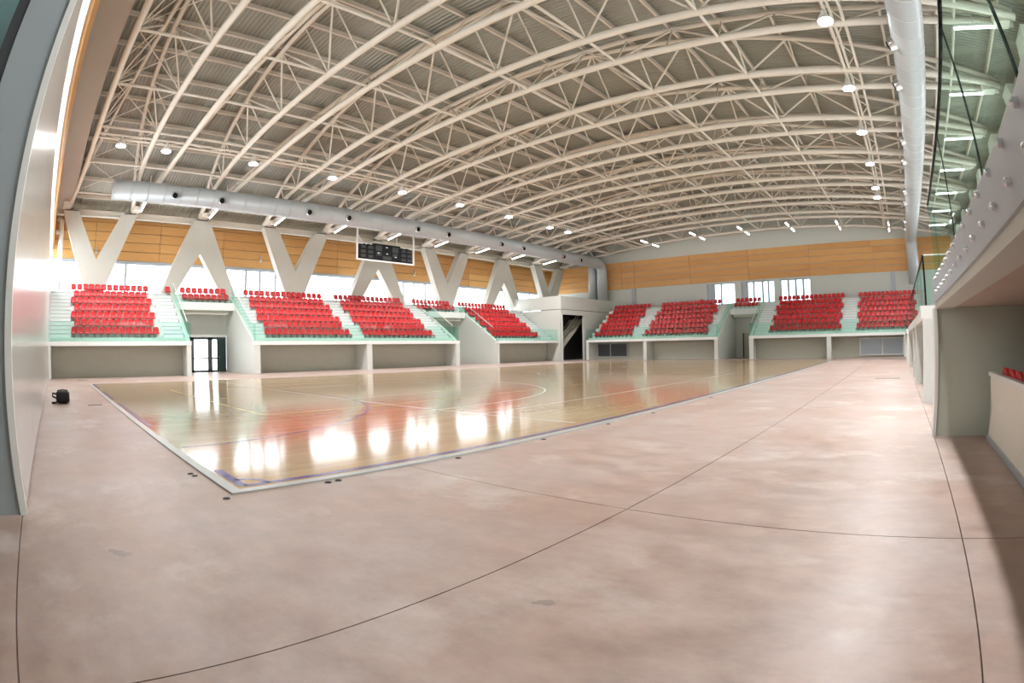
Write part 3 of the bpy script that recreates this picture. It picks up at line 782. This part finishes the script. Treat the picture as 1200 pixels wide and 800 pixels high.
for yb_, s in ((WY0, 1), (WY1, -1)):
    ln('white_line', 'lwhite', [(bx0 + 0.2, yb_), (bx1 - 0.3, yb_)])
    bk = yb_ + s * 1.9
    ln('white_line', 'lwhite', [(CX + 7.5, yb_), (CX + 7.5, bk)] + arc(CX, bk, 7.5, 0, 180 * s, 48) + [(CX - 7.5, yb_)])
    ln('white_line', 'lwhite', [(CX - 2.94, yb_), (CX - 2.94, yb_ + s * 6.96), (CX - 2.94, yb_ + s * 6.96)][:2]); ln('white_line', 'lwhite', [(CX + 2.94, yb_), (CX + 2.94, yb_ + s * 6.96)])
    ln('white_line', 'lwhite', [(CX - 2.94, yb_ + s * 6.96), (CX + 2.94, yb_ + s * 6.96)]); ln('white_line', 'lwhite', arc(CX, yb_ + s * 6.96, 2.16, 0, 180 * s))
for x in (CX - 9, CX + 9): ln('white_line', 'lwhite', [(x, WY0), (x, WY1)])
ln('white_line', 'lwhite', arc(CX, CY, 2.16, 0, 360, 40)); ln('white_line', 'lwhite', [(CX - 9, CY + 0.12), (CX + 9, CY + 0.12)])
for y in (5.22, 47.0): ln('yellow_line', 'lyellow', [(CX - 5.3, y), (CX + 5.4, y)])
for x in (CX - 5.3, CX + 5.4): ln('yellow_line', 'lyellow', [(x, 5.22), (x, 47.0)])
ln('yellow_line', 'lyellow', [(CX + 0.1, 5.25), (CX + 0.1, 6.3)])

# ------------------------------------------------------------------ floor fittings and marks
def disc(x, y, lab, grp, r=0.05):
    t = thing('floor_anchor', (x, y, 0), lab, 'anchor', grp)
    MB().tube([(x, y, 0.0), (x, y, 0.008)], r, 14).build('rim', 'bolt', t)
    MB().tube([(x, y, 0.008), (x, y, 0.012)], r * 0.8, 14).build('cover', 'black', t)
for x, y in ((-5.59, 1.80), (-5.61, 3.12), (-5.62, 3.27), (-5.61, 5.25), (-5.62, 7.23), (-5.62, 9.33), (-5.60, 11.32), (-5.58, 15.16), (-6.85, 1.79), (-7.0, 1.77)):
    disc(x, y, 'small dark round floor socket beside the court edge', 'floor sockets')
def grate(x0, x1, y0, y1, lab):
    t = thing('floor_grate', ((x0 + x1) / 2, (y0 + y1) / 2, 0), lab, 'grate')
    box('frame', 'frame', t, x0, x1, y0, y1, 0.0, 0.006)
    n_ = 8
    for i in range(n_):
        if x1 - x0 > y1 - y0: box('slot', 'black', t, x0 + (x1 - x0) * (i + 0.15) / n_, x0 + (x1 - x0) * (i + 0.85) / n_, y0 + 0.04, y1 - 0.04, 0.006, 0.010)
        else: box('slot', 'black', t, x0 + 0.04, x1 - 0.04, y0 + (y1 - y0) * (i + 0.15) / n_, y0 + (y1 - y0) * (i + 0.85) / n_, 0.006, 0.010)
grate(-17.95, -17.65, 1.06, 1.56, 'dark floor grate between the black bag and the court')
grate(-34.3, -33.9, 1.4, 2.1, 'small floor grate in front of the stand by the white panel wall')
grate(-1.02, -0.47, 23.7, 23.95, 'first of two floor grates beside the near stand')
grate(-0.43, 0.12, 23.7, 23.95, 'second of two floor grates beside the near stand')

def blot(pts, mat, name, lab, grp=None):
    m_ = MB(); m_.add([(x, y, 0.0015) for x, y in pts], [tuple(range(len(pts)))])
    return m_.build(name, mat, None, label=lab, cat='stain', group=grp)
def ragged(cx, cy, rx, ry, rot, n=48, sd=1):
    rr = random.Random(sd); out = []
    for i in range(n):
        a = 2 * math.pi * i / n; r = 0.85 + 0.18 * math.sin(2 * a + sd) + 0.14 * math.sin(3 * a + 2 * sd) + 0.10 * math.sin(7 * a + sd) + 0.08 * (rr.random() - 0.5); x = rx * r * math.cos(a); y = ry * r * math.sin(a)
        out.append((cx + x * math.cos(rot) - y * math.sin(rot), cy + x * math.sin(rot) + y * math.cos(rot)))
    return out
blot(ragged(-4.38, 0.37, 0.14, 0.07, 0.9, sd=3), 'stain', 'floor_stain', 'dark grey ragged stain on the pink concrete near the panel wall')
blot(ragged(-1.88, 2.42, 0.10, 0.035, 0.5, sd=5), 'stain', 'floor_stain', 'small grey smear on the pink concrete crossed by the long joint')

# ------------------------------------------------------------------ bag by the panel wall
bg = thing('holdall_bag', (-18.85, 0.2, 0), 'small black nylon bag lying on the floor near the panel wall', 'bag')
m_ = MB(); n_ = 10; ring = []
for i in range(n_ + 1):
    s = i / n_; hw = 0.27 - 0.05 * abs(2 * s - 1) ** 3; hh = 0.29 - 0.07 * abs(2 * s - 1) ** 4
    m_.v += [(-18.85 + hw * math.copysign(abs(math.cos(a)) ** 0.6, math.cos(a)), -0.05 + 0.5 * s, 0.20 + (hh * math.copysign(abs(math.sin(a)) ** 0.6, math.sin(a))) * 0.68) for a in [2 * math.pi * k / 14 for k in range(14)]]
for i in range(n_):
    for k in range(14): m_.f.append((14 * i + k, 14 * i + (k + 1) % 14, 14 * (i + 1) + (k + 1) % 14, 14 * (i + 1) + k)); m_.mi.append(0)
m_.f += [tuple(range(13, -1, -1)), tuple(14 * n_ + k for k in range(14))]; m_.mi += [0, 0]
m_.build('body', 'nylon', bg, True)
MB().tube([(-18.85, -0.04, 0.30), (-18.78, -0.17, 0.33), (-18.72, -0.18, 0.24), (-18.7, -0.04, 0.18)], 0.03, 6).build('handle', 'nylon', bg, True)
MB().tube([(-18.7, -0.03, 0.05), (-18.62, -0.16, 0.04), (-18.6, -0.22, 0.05)], 0.035, 6).build('strap', 'nylon', bg, True)
MB().tube([(-18.85, 0.0, 0.40), (-18.85, 0.2, 0.43), (-18.85, 0.4, 0.40)], 0.02, 6).build('zip', 'dark', bg, True)

# ------------------------------------------------------------------ canvas covered folded bleacher in the near recess
tb = thing('covered_bleacher', (2.6, 2, 0), 'folded bleacher behind a cream canvas cover in the near recess', 'bleacher')
m_ = MB(); ny, nz = 60, 14
for i in range(ny + 1):
    y = YB + 0.4 + (9.12 - YB - 0.4) * i / ny
    for j in range(nz + 1):
        z = 0.06 + 0.93 * j / nz
        w = 0.020 * math.sin(y * 2.1 + 3 * z) * math.sin(math.pi * j / nz) + 0.02 * math.sin(y * 5.3 - 6 * z) * math.sin(math.pi * j / nz) ** 2 * 0.6 + 0.05 * (1 - j / nz) * 0.2
        m_.v.append((1.70 + w, y, z))
for i in range(ny):
    for j in range(nz): m_.f.append((i * (nz + 1) + j, i * (nz + 1) + j + 1, (i + 1) * (nz + 1) + j + 1, (i + 1) * (nz + 1) + j)); m_.mi.append(0)
m_.build('canvas_cover', 'tarp', tb, True)
box('top_rail', 'white', tb, 1.66, 1.76, YB + 0.4, 9.13, 0.98, 1.04)
box('bottom_rail', 'frame', tb, 1.67, 1.78, YB + 0.4, 9.13, 0.0, 0.07)
box('canvas_end', 'tarp', tb, 1.72, 4.0, 9.09, 9.13, 0.0, 0.98)
box('frame_body', 'dark', tb, 1.95, 4.0, YB + 0.5, 9.05, 0.02, 0.66)

# ------------------------------------------------------------------ seats
def seat_mesh():
    m_ = MB()
    prof_ = [(-0.34, 0.40), (-0.30, 0.435), (-0.12, 0.42), (0.02, 0.43), (0.10, 0.50), (0.135, 0.64), (0.165, 0.82), (0.16, 0.865)]
    ww = [0.19, 0.205, 0.215, 0.215, 0.215, 0.21, 0.185, 0.12]
    th = 0.03; nw = 4
    def surf(o):
        for (d, z), w in zip(prof_, ww):
            for k in range(nw + 1):
                q = 2 * k / nw - 1
                m_.v.append((-(d - 0.035 * q * q * (1 if z > 0.46 else 0)) + (o if z > 0.46 else 0), q * w, z + 0.03 * q * q * (1 if z <= 0.46 else 0) - (o if z <= 0.46 else 0)))
    surf(0.0); nA = len(m_.v); surf(-th if False else 0.03)
    R_ = len(prof_); C = nw + 1
    for i in range(R_ - 1):
        for k in range(nw):
            a = i * C + k
            m_.f.append((a, a + 1, a + C + 1, a + C)); m_.mi.append(0)
            b = nA + a; m_.f.append((b, b + C, b + C + 1, b + 1)); m_.mi.append(0)
    for i in range(R_ - 1):
        for a in (i * C, i * C + nw): m_.f.append((a, a + C, nA + a + C, nA + a)); m_.mi.append(0)
    for k in range(nw):
        for a in (k, (R_ - 1) * C + k): m_.f.append((a, a + 1, nA + a + 1, nA + a)); m_.mi.append(0)
    m_.cur = 1
    m_.box(-0.06, 0.10, -0.03, 0.03, 0.13, 0.40)
    m_.v = [(x, y * 1.09, z - 0.13) for x, y, z in m_.v]
    return m_
SEAT = seat_mesh()
seat_me = SEAT.mesh('seat_shell', ['seat', 'bracket'], True)
def rows_of(S, a0, n, ks, stag=True):
    """positions (along, row) for a block that starts at a0"""
    out = []
    for k in ks:
        odd = stag and k % 2 == 1
        m = n - 1 if odd else n
        for i in range(m): out.append((a0 + 0.26 + 0.51 * i + (0.255 if odd else 0), k))
    return out
ROWN = ['front', 'second', 'third', 'fourth', 'fifth', 'sixth', 'back']
def place(S, lst, where, rotz):
    for a, k in lst:
        x, y = S.f(a, D0 + ROWD * k)
        o = link('stadium_seat', seat_me, None, label='red plastic seat in the %s row %s' % (ROWN[k], where), cat='seat', group='%s row %s' % (ROWN[k], where))
        o.location = (x * K, y * K, (Z0 + ROWZ * k) * K); o.rotation_euler = (0, 0, rotz)
place(SV, rows_of(SV, 1.15, 13, range(7)), 'beside the white panel wall', 0)
place(SV, rows_of(SV, 10.45, 8, (5, 6), False), 'of the short bridge over the bright doorway', 0)
place(SV, rows_of(SV, 9.15, 1, (6,), False), 'at the stair head by the bright doorway', 0)
place(SV, rows_of(SV, 16.1, 15, range(7)), 'between the bright doorway and the scoreboard', 0)
place(SV, rows_of(SV, 25.0, 15, range(7)), 'below the black scoreboard', 0)
rest = MB()
def rest_add(S, lst, rotz):
    c_, s_ = math.cos(rotz), math.sin(rotz)
    for a, k in lst:
        x, y = S.f(a, D0 + ROWD * k); z = Z0 + ROWZ * k; n_ = len(rest.v)
        rest.v += [(x + p[0] * c_ - p[1] * s_, y + p[0] * s_ + p[1] * c_, z + p[2]) for p in SEAT.v]
        rest.f += [tuple(n_ + i for i in f) for f in SEAT.f]; rest.mi += SEAT.mi
rest_add(SV, rows_of(SV, 34.1, 10, (5, 6), False), 0)
rest_add(SV, rows_of(SV, 40.4, 15, range(7)), 0)
RE = -math.pi / 2
rest_add(SE, rows_of(SE, -34.6, 10, range(7)), RE)
rest_add(SE, rows_of(SE, -28.0, 15, range(7)), RE)
rest_add(SE, rows_of(SE, -18.6, 6, (5, 6), False), RE)
rest_add(SE, rows_of(SE, -13.5, 15, range(7)), RE)
rest_add(SE, rows_of(SE, -4.3, 13, range(7)), RE)
rest.build('stadium_seats', ['seat', 'bracket'], None, True, label='rows of red plastic seats on the corner and far end stands', cat='seats', kind='stuff')
# seats folded flat on the bleacher under the canvas edge
for i in range(12):
    y = 9.0 - 0.45 - 0.5 * i
    link('folded_seat', seat_me, tb, mat=Matrix.Translation(Vector((1.98, y, 0.39)) * K))

# ------------------------------------------------------------------ small fittings
pp = thing('down_pipe', (-44.8, 0.1, 6), 'white rain pipe running down beside the panel wall corner', 'pipe')
MB().tube([(-44.8, 0.1, 5.4), (-44.8, 0.0, 10.8), (-44.8, -0.1, 11.6), (-44.8, -0.45, 11.75)], 0.22, 12).build('pipe', 'white', pp, True)
bar('branch', (-44.8, 0.0, 10.7), (-44.8, -0.5, 10.7), 0.18, 'white', pp)
for y, z in ((3.4, 9.4), (18.9, 9.55), (36.9, 9.55), (1.2, 9.6)):
    t = thing('wall_lamp', (-45.9, y, z), 'small wall lamp fixed to the honey boards', 'lamp', 'small lamps on the boards')
    box('base', 'bolt', t, -45.9, -45.82, y - 0.12, y + 0.12, z - 0.1, z + 0.1); box('arm', 'bolt', t, -45.84, -45.7, y - 0.03, y + 0.03, z, z + 0.5)
fb = thing('fire_box', (-23.6, 61.3, 6.4), 'small red fire point on the far end wall', 'box')
box('case', 'redbox', fb, -23.75, -23.45, 61.26, 61.40, 6.3, 6.85); box('door', 'redbox', fb, -23.71, -23.49, 61.24, 61.26, 6.34, 6.81)
